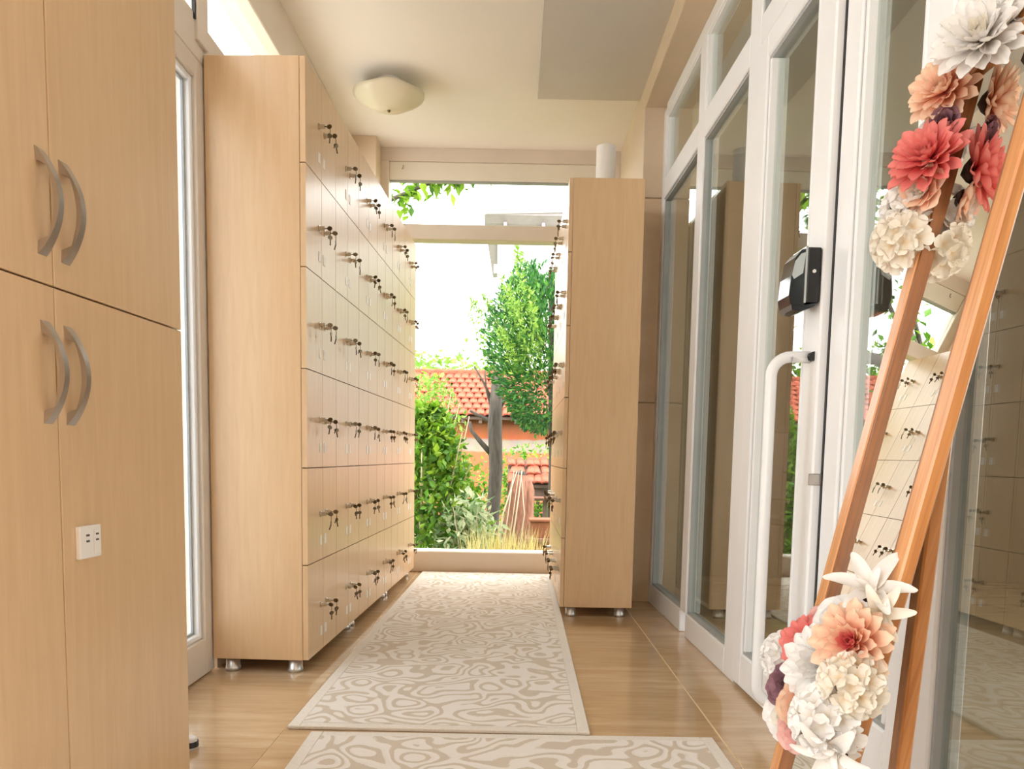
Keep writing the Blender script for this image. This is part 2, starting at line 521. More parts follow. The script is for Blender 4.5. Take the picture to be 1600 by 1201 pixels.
struct(box(XL, -.872, 5.02, YE, 0, CZ).build('trim_4', M['wall'], bevel=.003), 'tan pilaster in the corner behind the left lockers')

# right wall: short tiled return, header above the glazing
wr = struct(box(XR + .012, .95, 4.245, YE + .1, 0, CZ).build('wall_right', M['walltile']))
for z0, z1 in ((.0, 1.05), (1.055, 2.085), (2.091, CZ)):
    mm = M['wall'] if z0 > 2 else M['walltile']
    box(XR, XR + .012, 4.237, YE, z0, z1).build('wall_panel', mm, wr, bevel=.002)
    box(XR, .80, 4.233, 4.245, z0, z1).build('wall_panel', mm, wr, bevel=.002)
struct(box(XR, .9, -2.6, 4.237, 2.53, CZ).build('trim_5', M['wall'], bevel=.003), 'tan header above the glazed right wall')
wn_ = MB()
wn_.box(.70, .95, -.12, .10, 0, 2.53).box(.70, .95, -2.6, -.85, 0, 2.53).box(.70, .95, -.85, -.12, 2.25, 2.53)  # unseen opening added in this wall to light the left cabinet
struct(wn_.build('wall_right_near', M['wall']))
wb = MB()
wb.box(-1.15, .95, -2.72, -2.6, 0, CZ)
struct(wb.build('wall_behind', M['wall']))

# lobby behind the glass
lb = MB()
lb.box(4.0, 4.1, 0, .4, 0, CZ).box(4.0, 4.1, .4, YE + .1, 0, .25).box(4.0, 4.1, .4, YE + .1, 2.45, CZ).box(4.0, 4.1, 3.4, YE + .1, .25, 2.45).box(.95, 4.0, YE, YE + .1, 0, CZ).box(.95, 4.0, 0, .1, 0, CZ)  # outer wall left open, unseen, to light the corridor through the glass
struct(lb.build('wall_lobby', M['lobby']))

# ---- glazed right wall, in its own frame: local y along the wall, x away from the corridor
RO, RZ = Vector((.752, 3.0, 0)), .022
def rw(name, label):
    o = bpy.data.objects.new(name, None)
    COL.objects.link(o)
    o.location, o.rotation_euler = RO, (0, 0, RZ)
    return struct(o, label)

T = .065                                     # frame depth
w3 = rw('window_3', 'fixed glazing in white frames between the right lockers and the glass door')
f = MB()
f.box(0, T, 1.18, 1.245, 0, 2.51)            # far post
f.box(0, T, .395, .497, .10, 2.47)           # mullion between the two panels
f.box(0, T, -.31, -.197, 0, 2.47)            # post beside the door
f.box(0, T, -.197, .395, 0, .10); f.box(0, T, .497, 1.18, 0, .10)
f.box(0, T, -.197, .395, 2.065, 2.17); f.box(0, T, .497, 1.18, 2.065, 2.17)
f.box(0, T, -.31, 1.18, 2.47, 2.53)
f.build('frame', M['white'], w3, bevel=.004)
for a, b_ in ((-.197, .395), (.497, 1.18)):
    for z0, z1 in ((.10, 2.065), (2.17, 2.47)):
        g = MB()
        g.box(.008, .040, a, a + .010, z0, z1).box(.008, .040, b_ - .010, b_, z0, z1)
        g.box(.008, .040, a + .010, b_ - .010, z0, z0 + .010).box(.008, .040, a + .010, b_ - .010, z1 - .010, z1)
        g.build('gasket', M['grey'] if z0 < 1 else M['white'], w3)
        box(.022, .028, a + .006, b_ - .006, z0 + .006, z1 - .006).build('pane', M['doorglass'], w3)

def leaf(name, label, y0, y1, sw0, sw1, bot):
    o = rw(name, label)
    f = MB()
    f.box(-.004, T, y0, y0 + sw0, .012, 2.075).box(-.004, T, y1 - sw1, y1, .012, 2.075)
    f.box(-.004, T, y0 + sw0, y1 - sw1, .012, bot).box(-.004, T, y0 + sw0, y1 - sw1, 2.0, 2.075)
    f.build('leaf_frame', M['white'], o, bevel=.005)
    a, b_ = y0 + sw0, y1 - sw1
    g = MB()
    g.box(.004, .044, a, a + .012, bot, 2.0).box(.004, .044, b_ - .012, b_, bot, 2.0)
    g.box(.004, .044, a + .012, b_ - .012, bot, bot + .01).box(.004, .044, a + .012, b_ - .012, 1.99, 2.0)
    g.build('gasket', M['grey'], o)
    g = MB()
    g.box(.000, .050, a + .012, a + .026, bot + .01, 1.99).box(.000, .050, b_ - .026, b_ - .012, bot + .01, 1.99)
    g.build('glazing_bead', M['white'], o, bevel=.003)
    box(.022, .028, a + .004, b_ - .004, bot + .004, 1.996).build('pane', M['doorglass'], o)
    return o
dA = leaf('door_2', 'far leaf of the white glass double door, with the bent pull handle', -.925, -.315, .105, .088, .125)
dB = leaf('door_3', 'near leaf of the white glass double door, behind the leaning mirror', -1.468, -.937, .10, .095, .20)
# the near leaf stands slightly ajar, swung into the lobby on its near hinge
AJ = R(2.4)
hp_ = Vector((0, -1.468, 0))
dB.location = RO + Matrix.Rotation(RZ, 3, 'Z') @ hp_ - Matrix.Rotation(RZ - AJ, 3, 'Z') @ hp_
dB.rotation_euler = (0, 0, RZ - AJ)
# bent white pull handle on the meeting stile of the far leaf
hy = -.872
pts = [(-.005, hy, 1.032), (-.055, hy, 1.032)]
for k in range(0, 8):
    a = PI / 2 * k / 7
    pts.append((-.055 - .05 * math.sin(a), hy, 1.032 - .05 * (1 - math.cos(a))))
for k in range(0, 8):
    a = PI / 2 * k / 7
    pts.append((-.055 - .05 * math.cos(a), hy, .155 - .05 * math.sin(a)))
pts += [(-.005, hy, .105)]
hd_ = MB().tube(pts, .0150, 14).build('door_handle', M['whitehandle'], dA, smooth=True)
MB().tube([(-.006, hy - .03, 1.032), (-.006, hy + .03, 1.032)], .012, 8).build('end_plate', M['rubber'], hd_)
MB().box(-.014, .02, -.93, -.924, .70, .73).build('latch', M['steel'], dA, bevel=.002)
MB().box(.018, .05, -.9355, -.9255, .02, 2.07).build('rubber_seal', M['rubber'], dA)

w4 = rw('window_4', 'near fixed glass panel right of the double door')
f = MB()
f.box(0, T, -1.535, -1.475, 0, 2.47)
f.box(0, T, -2.90, -2.80, 0, 2.47)
f.box(0, T, -2.80, -1.535, 0, .10); f.box(0, T, -2.80, -1.535, 2.065, 2.17)
f.box(0, T, -1.475, -.31, 2.082, 2.17)
f.box(0, T, -2.80, -.31, 2.47, 2.53)
f.build('frame', M['white'], w4, bevel=.004)
for a, b_, z0, z1 in ((-2.80, -1.535, .10, 2.065), (-2.80, -1.535, 2.17, 2.47), (-1.475, -.31, 2.17, 2.47)):
    g = MB()
    g.box(.008, .040, a, a + .010, z0, z1).box(.008, .040, b_ - .010, b_, z0, z1)
    g.box(.008, .040, a + .010, b_ - .010, z0, z0 + .01).box(.008, .040, a + .010, b_ - .010, z1 - .01, z1)
    g.build('gasket', M['grey'], w4)
    box(.022, .028, a + .006, b_ - .006, z0 + .006, z1 - .006).build('pane', M['doorglass'], w4)

# ------------------------------------------------------------------ lockers
NR, RH, Z0 = 6, .3307, .047
ZT = Z0 + NR * RH
def key_mesh(v):
    rnd = random.Random(v)
    k = MB()
    a = rnd.uniform(-.5, .5)
    # bow of the key standing in the barrel, a ring, and a second key with its tag hanging from it
    k.tube([(.020, 0, 0), (.030, 0, 0)], .0018, 5)
    def bow(c, r, ang, t=.0012):
        pl = [(r * math.cos(q * PI / 4), r * .8 * math.sin(q * PI / 4)) for q in range(8)]
        ca, sa = math.cos(ang), math.sin(ang)
        k.prism(pl, -t, t, lambda u, w, h: (c[0] + u * ca - h * sa, c[1] + u * sa + h * ca, c[2] + w))
    bow((.038, 0, 0), .010, a)
    y = rnd.uniform(-.008, .008)
    k.tube([(.040, 0, -.004), (.041, y * .4, -.014), (.040, y, -.022)], .0011, 5)
    bow((.040, y, -.030), .0095, a + 1.2)
    k.tube([(.040, y, -.036), (.040 + rnd.uniform(-.006, .006), y, -.056)], .0022, 5)
    if v % 2:
        k.tube([(.040, y, -.024), (.036, -y - .006, -.040)], .0020, 5)
    return k.mesh('key', M['keymetal'], False)
KEYS = [key_mesh(v) for v in range(6)]
LOCK = MB().tube([(0, 0, 0), (.004, 0, 0), (.0042, 0, 0), (.022, 0, 0)], [.011, .011, .0075, .007], 10).mesh('lock', M['chrome'])
PLATE = box(0, .0014, -.012, .012, -.017, .017).mesh('number_plate', M['plate'])

def locker_unit(name, label, L, D, loc, rotz, group, seed, hide_keys=()):
    rnd = random.Random(seed)
    t = thing(name, label, 'locker', loc, (0, 0, rotz), group)
    g = .0016
    c = MB()
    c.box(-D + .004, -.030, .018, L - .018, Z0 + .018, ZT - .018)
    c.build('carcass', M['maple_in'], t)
    box(-D, -.0195, .0008, .018, Z0, ZT).build('side_panel', M['maple'], t, bevel=.0012)
    box(-D, -.0195, L - .018, L - .0008, Z0, ZT).build('side_panel', M['maple'], t, bevel=.0012)
    box(-D, -.0195, .018, L - .018, ZT - .018, ZT).build('top_panel', M['maple'], t)
    box(-D, -.0195, .018, L - .018, Z0, Z0 + .018).build('bottom_panel', M['maple'], t)
    dw = L / 4
    dm = box(-.018, 0, -dw / 2 + g, dw / 2 - g, -RH / 2 + g, RH / 2 - g).mesh('door', M['maple'])
    for r in range(NR):
        z = Z0 + (r + .5) * RH
        for k in range(4):
            y = (k + .5) * dw
            d = link('door', dm, t, (0, y, z))
            s = 1 if k % 2 == 0 else -1                 # locks sit at the seam where the pair meets
            ly = s * (dw / 2 - .036)
            lz = .003 + rnd.uniform(-.004, .004)
            link('lock', LOCK, d, (0, ly, lz))
            if (r, k) not in hide_keys:
                link('key', rnd.choice(KEYS), d, (0, ly, lz), (rnd.uniform(-.35, .35), 0, 0))
            link('number_plate', PLATE, d, (0, s * (dw / 2 - .030), -.095))
    lm = MB().lathe([(0, .0), (.026, 0), (.026, .014), (.024, .016), (.024, Z0), (0, Z0)], 20).mesh('leg', M['leg'], True)
    for x in (-.055, -D + .055):
        for y in (.035, L - .035):
            link('leg', lm, t, (x, y, 0))
    return t
LROT = -R(1.74)
LO = Vector((-.700, 2.70, 0))
ld = Vector((math.sin(-LROT), math.cos(LROT), 0))
LL = .775
for k, (nm, lab) in enumerate((
        ('locker_unit', 'nearest maple locker unit of the long left row, its plain side panel showing'),
        ('locker_unit', 'middle maple locker unit of the long left row'),
        ('locker_unit', 'maple locker unit at the far end of the left row, next to the garden window'))):
    locker_unit(nm, lab, LL - .001, .33, LO + ld * (LL * k), LROT, 'maple locker units with keyed doors', 11 + k)
locker_unit('locker_unit', 'narrow maple locker unit on the right with plain side panel and white pipe on top', .62, .345, (.225, 4.40, 0), PI, 'maple locker units with keyed doors', 31)
locker_unit('locker_unit', 'rear locker unit on the right, hidden behind the plain side panel, against the window', .62, .345, (.225, 5.022, 0), PI, 'maple locker units with keyed doors', 32)

# white roll standing on the right lockers, with a small stub beside it
t = thing('pipe', 'white plastic pipe standing upright on top of the right lockers', 'pipe', (.415, 4.05, ZT))
MB().lathe([(.044, 0), (.047, .0), (.047, .235), (.042, .238), (.042, .02)], 28).build('tube', M['plate'], t, smooth=False)
MB().tube([(-.047, -.02, .04), (-.075, -.05, .022), (-.105, -.09, .008), (-.125, -.11, .006)], .004, 6).build('wire', M['keymetal'], t)

# ------------------------------------------------------------------ tall cabinet on the left
CR = -R(2.38)
cab = thing('tall_cabinet', 'tall maple four-door cabinet filling the left foreground, curved metal handles', 'cabinet', (-.7205, 1.745, 0), (0, 0, CR))
D = .265
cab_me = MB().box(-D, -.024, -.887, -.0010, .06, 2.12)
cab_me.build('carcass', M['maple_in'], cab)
box(-D, -.0205, -.001, .004, .045, 2.13).build('side_panel', M['maple'], cab)
box(-D, -.0205, -.892, -.887, .045, 2.13).build('side_panel', M['maple'], cab)
hz = .5
def bow_handle():
    n, H, P = 20, .08, .034
    outer = [(-H + 2 * H * i / n, P * math.sin(PI * i / n) ** .85) for i in range(n + 1)]
    inn = [(-H * .76 + 1.52 * H * i / n, (P - .008) * math.sin(PI * (.08 + .84 * i / n)) ** .85) for i in range(n + 1)]
    inn = [(-H * .74, 0)] + inn + [(H * .74, 0)]
    poly = outer + list(reversed(inn))
    m = MB()
    def width(z):
        return .0065 + .0045 * abs(z / H) ** 2
    # strips instead of one big polygon, so the strap widens towards its feet
    n2 = 24
    vs, fs = [], []
    for i in range(n2 + 1):
        s_ = -1 + 2 * i / n2
        z = H * s_
        po = P * max(0, math.cos(PI / 2 * s_)) ** .8
        pi_ = 0 if abs(s_) > .74 else (P - .009) * max(0, math.cos(PI / 2 * s_ * .96)) ** .7
        if i in (0, n2):
            po = .0012
        w = width(z)
        vs += [(po, -w, z), (po, w, z), (pi_, w, z), (pi_, -w, z)]
    for i in range(n2):
        a, b_ = 4 * i, 4 * i + 4
        for q in range(4):
            fs.append((a + q, a + (q + 1) % 4, b_ + (q + 1) % 4, b_ + q))
    fs += [(3, 2, 1, 0), (4 * n2, 4 * n2 + 1, 4 * n2 + 2, 4 * n2 + 3)]
    return m.add(vs, fs).mesh('handle', M['steel'])
HM = bow_handle()
for (y0, y1) in ((-.4415, -.0005), (-.8875, -.4445)):
    for (z0, z1) in ((.045, 1.0135), (1.0165, 2.13)):
        dr = box(-.02, 0, y0 - (y0 + y1) / 2, y1 - (y0 + y1) / 2, z0, z1).build('door', M['maple'], cab, (0, (y0 + y1) / 2, 0), bevel=.0012)
        inner = y0 + .031 if y0 > -.6 else y1 - .026
        link('handle', HM, dr, (0, inner - (y0 + y1) / 2, 1.138 if z0 > 1 else .878))
lm = MB().lathe([(0, 0), (.026, 0), (.026, .014), (.024, .016), (.024, .06), (0, .06)], 20).mesh('leg', M['leg'], True)
for x in (-.06, -D + .05):
    for y in (-.05, -.84):
        link('leg', lm, cab, (x, y, 0))
# small white plate stuck on the lower right door
sk = thing('socket_plate', 'small square white plate with dark slots on the lower cabinet door', 'switch', (-.7365, 1.369, .601), (0, 0, CR))
MB().box(0, .009, -.032, .032, -.028, .028).build('plate', M['plate'], sk, bevel=.002, seg=2)
MB().box(.009, .0108, .008, .028, -.022, .020).build('cover', M['plate'], sk, bevel=.001)
for z in (.010, .000):
    box(.009, .0105, -.014, -.006, z, z + .0035).build('slot', M['slot'], sk)
for z in (.011, .001):
    box(.0108, .0118, .012, .020, z, z + .003).build('slot', M['slot'], sk)

# door stop on the floor behind the cabinet
ds = thing('door_stop', 'small white door stop with dark rim on the floor beside the tall cabinet', 'door stop', (-.822, 1.99, 0))
MB().lathe([(0, .03), (.016, .03), (.019, .026), (.020, 0), (0, 0)], 18).build('body', M['plate'], ds, smooth=True)
MB().lathe([(.0202, .006), (.0225, .006), (.0225, .020), (.0202, .020)], 18).build('rim', M['rubber'], ds)

# ------------------------------------------------------------------ rugs
def rug(label, x, y, w, l, rz, mat, th):
    t = thing('rug', label, 'rug', (x, y, 0), (0, 0, rz), 'cream patterned rugs')
    e = .034
    box(-w / 2 + e, w / 2 - e, -l / 2 + e, l / 2 - e, .001, th).build('pile', mat, t)
    b_ = MB()
    b_.box(-w / 2, -w / 2 + e, -l / 2, l / 2, .0005, th - .0005).box(w / 2 - e, w / 2, -l / 2, l / 2, .0005, th - .0005)
    b_.box(-w / 2 + e, w / 2 - e, -l / 2, -l / 2 + e, .0005, th - .0005).box(-w / 2 + e, w / 2 - e, l / 2 - e, l / 2, .0005, th - .0005)
    b_.build('binding', M['rugedge'], t, bevel=.002)
    return t
rug('long cream runner with beige scrolls lying between the lockers', -.184, 3.633, .835, 2.985, -R(.55), M['rug1'], .011)
rug('wide cream mat with beige scrolls in the foreground before the runner', .012, 1.32, 1.089, 1.58, R(1.6) * .3, M['rug2'], .011)

# ------------------------------------------------------------------ ceiling lamp
lp = thing('ceiling_lamp', 'flush ceiling lamp with wavy frosted glass bowl above the lockers', 'lamp', (-.683, 4.30, CZ))
MB().lathe([(0, 0), (.060, 0), (.060, -.02), (0, -.02)], 24).build('base', M['plate'], lp)
prof = [(.004, -.148), (.05, -.145), (.10, -.130), (.14, -.108), (.168, -.087), (.182, -.071)]
wav = lambda r, a: .006 * math.cos(5 * a + .6) * (r / .182) ** 4
inn = [(r - .004, z + .004) for r, z in reversed(prof)]
MB().lathe(prof + inn[:-1] + [(.003, -.144)], 60, wave=wav).build('shade', M['lampglass'], lp, smooth=True)
MB().lathe([(0, -.16), (.006, -.158), (.009, -.152), (.006, -.146), (.003, -.03)], 12).build('finial', M['keymetal'], lp, smooth=True)

# ------------------------------------------------------------------ dispenser on the door stile
dp = thing('dispenser', 'black box with curved glossy front and silver rim fixed high on the white door stile', 'dispenser', (.770, 2.122, 1.175), (0, 0, RZ))
# local: x away from the door is negative, faces -x
MB().box(-.042, -.006, -.045, .045, -.012, .125).build('body', M['black'], dp, bevel=.004, seg=2)
poly = [(-.042, .122), (-.055, .120), (-.071, .100), (-.080, .055), (-.084, .005), (-.078, -.020), (-.042, -.026)]
MB().prism(poly, -.043, .043, lambda u, w, h: (u, h, w)).build('front_cover', M['lens'], dp, bevel=.003)
poly = [(-.046, .112), (-.0585, .108), (-.072, .090), (-.079, .055), (-.074, .045), (-.052, .060)]
MB().prism(poly, -.0445, .0445, lambda u, w, h: (u, h, w)).build('display_window', M['silver'], dp)
box(-.047, -.0415, -.0465, .0465, -.014, .127).build('rim', M['silver'], dp, bevel=.001)
poly = [(-.042, -.018), (-.078, -.016), (-.074, -.031), (-.050, -.034), (-.020, -.022), (-.008, -.012)]
MB().prism(poly, -.042, .042, lambda u, w, h: (u, h, w)).build('nozzle_tray', M['lens'], dp)
MB().tube([(-.024, -.048, .065), (-.024, -.045, .065)], .0045, 10).build('screw', M['plate'], dp)

# ------------------------------------------------------------------ leaning mirror
def mframe():
    yaw, lean = R(1.5), math.atan2(.213, .977)
    v = Vector((math.sin(lean), 0, math.cos(lean)))
    u = Vector((-math.sin(yaw), -math.cos(yaw), 0))
    n = u.cross(v).normalized()          # faces the corridor
    return u, v, n
U, V, N = mframe()
A0 = Vector((.463, 1.33, .235))          # inner left edge of the frame at v = 0
vb = (-.235 + .018) / V.z
mr_ = thing('standing_mirror', 'tall narrow wood-framed mirror leaning by the glass door, decked with flowers', 'mirror')
mr_.matrix_world = Matrix(((U.x, V.x, N.x, A0.x), (U.y, V.y, N.y, A0.y), (U.z, V.z, N.z, A0.z), (0, 0, 0, 1)))
# local axes: x = across towards the camera, y = up the frame, z = out of the glass
box(-.034, .0, vb, 1.20, -.016, .004).build('stile', M['oak'], mr_, bevel=.003)
box(.2, .236, vb, 1.20, -.016, .004).build('stile', M['oak'], mr_, bevel=.003)
box(.0, .2, 1.165, 1.20, -.016, .004).build('rail', M['oak'], mr_, bevel=.003)
box(.0, .2, vb + .05, vb + .09, -.016, .004).build('rail', M['oak'], mr_, bevel=.003)
ms = MB()
ms.box(-.001, .007, vb + .09, 1.16, -.010, .002).box(.194, .201, vb + .09, 1.165, -.010, .002)
ms.build('moulding', M['oakdark'], mr_)
box(.003, .197, vb + .08, 1.166, -.0135, -.008).build('mirror_glass', M['mirror'], mr_)
box(-.03, .23, vb + .07, 1.18, -.0158, -.0142).build('back_board', M['darkwood'], mr_)
# easel leg behind: from a hinge on the back to the floor
mi = mr_.matrix_world.inverted()
def leg_bar(Y):
    a = Vector((.642, Y, .96)); b_ = Vector((.582, Y, .002))
    w = Vector((0, .014, 0)); d_ = Vector((.011, 0, 0))
    vs = [mi @ (p + sx_ * w + sy_ * d_) for p in (b_, a) for sx_, sy_ in ((-1, -1), (1, -1), (1, 1), (-1, 1))]
    return MB().add(vs, [(3, 2, 1, 0), (4, 5, 6, 7), (0, 1, 5, 4), (1, 2, 6, 5), (2, 3, 7, 6), (3, 0, 4, 7)])
leg_bar(1.195).build('leg', M['oak'], mr_, bevel=.003)
box(.06, .16, .70, .74, -.030, -.016).build('hinge', M['steel'], mr_)

# ------------------------------------------------------------------ artificial flowers
def petal_mesh(name, mat, w, cup, curl, n=7, kind_tip=.68):
    """unit petal along +x, width w, cupped across and curled along its length"""
    vs, fs = [], []
    tip = kind_tip
    for i in range(n + 1):
        t_ = i / n
        if t_ <= tip:
            ww = w * (.28 + .72 * math.sin(PI / 2 * t_ / tip))
        else:
            ww = w * max(.40, math.sqrt(max(0, 1 - ((t_ - tip) / (1 - tip)) ** 2)))
        for j in (-1, -.5, 0, .5, 1):
            vs.append((t_ * (1 - .06 * j * j * (t_ > .9)), ww * j, curl * t_ * t_ + cup * ww * (j * j) + .008 * math.sin(9 * t_ + 3 * j)))
    for i in range(n):
        for j in range(4):
            a = i * 5 + j
            fs.append((a, a + 1, a + 6, a + 5))
    return MB().add(vs, fs).mesh(name, mat, True)
PM = {}
def pm(col, kind):
    k = (col, kind)
    if k not in PM:
        w, cup, curl = dict(dahlia=(.19, .7, .20), round=(.44, .45, .22), lily=(.2, .6, -.35), rose=(.5, .6, .35))[kind]
        PM[k] = petal_mesh('petal', M['p_' + col], w, cup, curl, kind_tip=.35 if kind == 'lily' else .68)
    return PM[k]

def flower(label, P, nrm, rad, kind, col, col2=None, seed=0, group='artificial flowers on the mirror frame'):
    rnd = random.Random(seed)
    nrm = Vector(nrm).normalized()
    q = nrm.to_track_quat('Z', 'Y').to_euler()
    t = thing('flower', label, 'flower', P, q, group)
    col2 = col2 or col
    MB().lathe([(0, -rad * .32), (rad * .22, -rad * .2), (rad * .36, -rad * .04), (rad * .2, rad * .02), (0, rad * .03)], 10).build('base', M['petal_shade'], t, smooth=True)
    if kind == 'dahlia':
        rings = [(13, 1.0, -4, 0), (14, .98, 10, .04), (13, .86, 26, .08), (11, .68, 44, .12), (8, .50, 60, .14), (6, .34, 76, .15)]
        pk = 'dahlia'
    elif kind == 'rose':
        rings = [(7, 1.0, 14, 0), (7, .86, 32, .05), (6, .66, 52, .09), (5, .46, 72, .12)]
        pk = 'rose'
    elif kind == 'round':
        rings = [(8, 1.0, 6, 0), (7, .8, 22, .05), (6, .58, 40, .09), (5, .36, 62, .12)]
        pk = 'round'
    elif kind == 'lily':
        rings = [(6, 1.15, 40, 0), (3, .6, 70, .03)]
        pk = 'lily'
    else:
        rings = []
    for ri, (n, l, el, h) in enumerate(rings):
        c = col if ri < len(rings) - 2 else col2
        for k in range(n):
            a = 2 * PI * (k + .5 * (ri % 2)) / n + rnd.uniform(-.1, .1)
            ll = rad * l * rnd.uniform(.9, 1.08)
            e = Euler((rnd.uniform(-.15, .15), -R(el + rnd.uniform(-6, 6)), a), 'XYZ')
            link('petal', pm(c, pk), t, (rad * .06 * math.cos(a), rad * .06 * math.sin(a), rad * h), e, (ll, ll, ll))
    if kind == 'cluster':                      # several small four-petalled florets on a dome
        nf = 19
        for i in range(nf):
            ph = math.acos(1 - .78 * (i + .5) / nf)
            a = i * 2.39996
            d_ = Vector((math.sin(ph) * math.cos(a), math.sin(ph) * math.sin(a), math.cos(ph)))
            c0 = d_ * rad * .72
            qz = d_.to_track_quat('Z', 'Y')
            for k in range(4):
                e = (qz @ Euler((0, -R(16), k * PI / 2 + rnd.uniform(-.2, .2))).to_quaternion()).to_euler()
                s_ = rad * .41
                link('petal', pm(col, 'round'), t, c0, e, (s_, s_, s_))
        MB().lathe([(rad * .02, rad * .55), (rad * .35, rad * .45), (rad * .5, rad * .15), (rad * .4, -rad * .1), (0, -rad * .2)], 10).build('head', M['p_' + col], t, smooth=True)
    return t
def on_frame(x, y, z=.0):                     # point in the mirror's own axes -> scene
    return mr_.matrix_world @ Vector((x, y, z))
def nd(a, b_, c_):
    return U * a + V * b_ + N * c_

FL = [  # label, (across, up, out), direction (across, up, out), radius, kind, colours
    ('large white dahlia at the top corner of the mirror', (.097, 1.160, .035), (1, .3, 1), .066, 'dahlia', 'white', 'cream'),
    ('white dahlia peeping out behind the topmost white dahlia', (.105, 1.205, .004), (1.2, .7, .5), .046, 'dahlia', 'white', None),
    ('big peach dahlia below the white dahlia on the upper mirror stile', (-.004, 1.134, .030), (.8, .1, 1), .056, 'dahlia', 'peach', 'peach'),
    ('small creamy white blossom left of the plum rosebuds', (-.045, 1.083, .012), (.6, -.1, 1), .036, 'round', 'white', 'cream'),
    ('upper plum rosebud on the mirror stile between peach and coral', (.012, 1.080, .024), (1, -.1, .8), .024, 'rose', 'plum', None),
    ('bright coral flower on the upper mirror stile', (.008, 1.022, .030), (.8, .35, 1), .062, 'dahlia', 'coral', 'coral'),
    ('pale peach blossom tucked under the coral flower', (.004, .978, .024), (.7, -.2, 1), .042, 'round', 'peach', 'cream'),
    ('white hydrangea head below the coral flower', (-.040, .962, .018), (.6, 0, 1), .052, 'cluster', 'white', None),
    ('cream hydrangea head lowest on the upper mirror stile', (-.033, .908, .018), (.6, -.1, 1), .056, 'cluster', 'cream', None),
    ('white lily at the top right of the lower flower bunch', (.213, .347, .026), (1, .9, .8), .050, 'lily', 'white', None),
    ('pale lily leaning on the right mirror stile', (.245, .322, .020), (1.3, .2, .6), .038, 'lily', 'cream', None),
    ('large peach dahlia with red heart in the lower flower bunch', (.241, .275, .042), (1, .1, 1), .056, 'dahlia', 'peach', 'coral'),
    ('white blossom above and left of the red hearted dahlia', (.150, .285, .024), (.9, .4, 1), .044, 'round', 'white', None),
    ('small pink blossom topmost on the left of the lower bunch', (.046, .272, .016), (.7, .5, 1), .024, 'round', 'pink', None),
    ('coral flower half hidden behind the big white bloom', (.060, .230, .022), (.6, .2, 1), .052, 'dahlia', 'coral', 'coral'),
    ('large scalloped white bloom in the middle of the lower bunch', (.180, .222, .045), (.9, .1, 1), .060, 'dahlia', 'white', None),
    ('white hydrangea head farthest left, against the glass door', (-.070, .180, .010), (.4, .1, 1), .050, 'cluster', 'white', None),
    ('plum rose at the left of the lower bunch', (.098, .171, .050), (.8, 0, 1), .036, 'rose', 'plum', None),
    ('second plum rosebud hanging lower at the far left of the bunch', (.030, .141, .040), (.6, -.2, 1), .026, 'rose', 'plum', None),
    ('peach rose under the plum rose', (.150, .150, .046), (.8, 0, 1), .040, 'rose', 'peach', None),
    ('cream hydrangea head at the right of the lower bunch', (.262, .222, .036), (1.2, 0, 1), .050, 'cluster', 'cream', None),
    ('small white blossom left of the peach rose', (.035, .100, .024), (.5, -.1, 1), .040, 'round', 'white', 'cream'),
    ('pink bud cluster at the bottom left of the lower bunch', (.122, .104, .034), (.7, -.3, 1), .034, 'round', 'pink', None),
    ('white hydrangea head low in the lower bunch', (.238, .158, .042), (.9, -.1, 1), .058, 'cluster', 'white', None),
    ('white lily lowest in the bunch, pointing at the floor', (.270, .130, .040), (1.1, -.8, .8), .050, 'lily', 'white', None)]
for i, (lab, p, d_, r_, kd, c1, c2) in enumerate(FL):
    flower(lab, on_frame(*p), nd(*d_), r_, kd, c1, c2, seed=100 + i)

# ------------------------------------------------------------------ garden beyond the window
GZ = -.5
struct(box(-40, 40, YE + .16, 70, GZ - .1, GZ).build('ground', M['soil']))
struct(MB().box(-40, -1.3, -12, YE + .16, -.16, -.06).box(-1.3, 4.2, -12, -2.7, -.16, -.06).box(4.2, 14, -12, 5, -.16, -.06).build('pavement', M['paving']), 'pale paving outside the glazed side door, continued unseen to bounce light in')  # paving behind and to the right is added to bounce light onto the ceiling
rng = random.Random(5)

def leaf_geo(m, c, d, s, w=.45, up=None):
    """one folded leaf: six triangles' worth of kite, length s along d"""
    d = Vector(d).normalized()
    sd = d.cross(up or Vector((0, 0, 1)))
    sd = sd.normalized() if sd.length > 1e-4 else Vector((1, 0, 0))
    nn = sd.cross(d)
    c = Vector(c)
    vs = [c, c + d * s * .45 + sd * s * w * .5 + nn * s * .08, c + d * s, c + d * s * .45 - sd * s * w * .5 + nn * s * .08, c + d * s * .5]
    m.add(vs, [(0, 4, 1), (1, 4, 2), (0, 3, 4), (3, 2, 4)])

def rdir(rnd, up=0.):
    v = Vector((rnd.gauss(0, 1), rnd.gauss(0, 1), rnd.gauss(0, 1) + up))
    return v.normalized()

def cloud(name, mat, parent, n, sampler, s0, s1, seed, up=.3, w=.45, out=None):
    rnd = random.Random(seed)
    m = MB()
    for _ in range(n):
        p = Vector(sampler(rnd))
        d = rdir(rnd, up)
        if out is not None:
            d = (d * .7 + (p - Vector(out)).normalized()).normalized()
        leaf_geo(m, p, d, rnd.uniform(s0, s1), w, rdir(rnd))
    o = m.build(name, mat, parent)
    o['kind'] = 'stuff'
    return o

def ell(c, r, shell=.55):
    def f_(rnd):
        d = rdir(rnd)
        k = shell + (1 - shell) * rnd.random()
        return (c[0] + d.x * r[0] * k, c[1] + d.y * r[1] * k, c[2] + d.z * r[2] * k)
    return f_

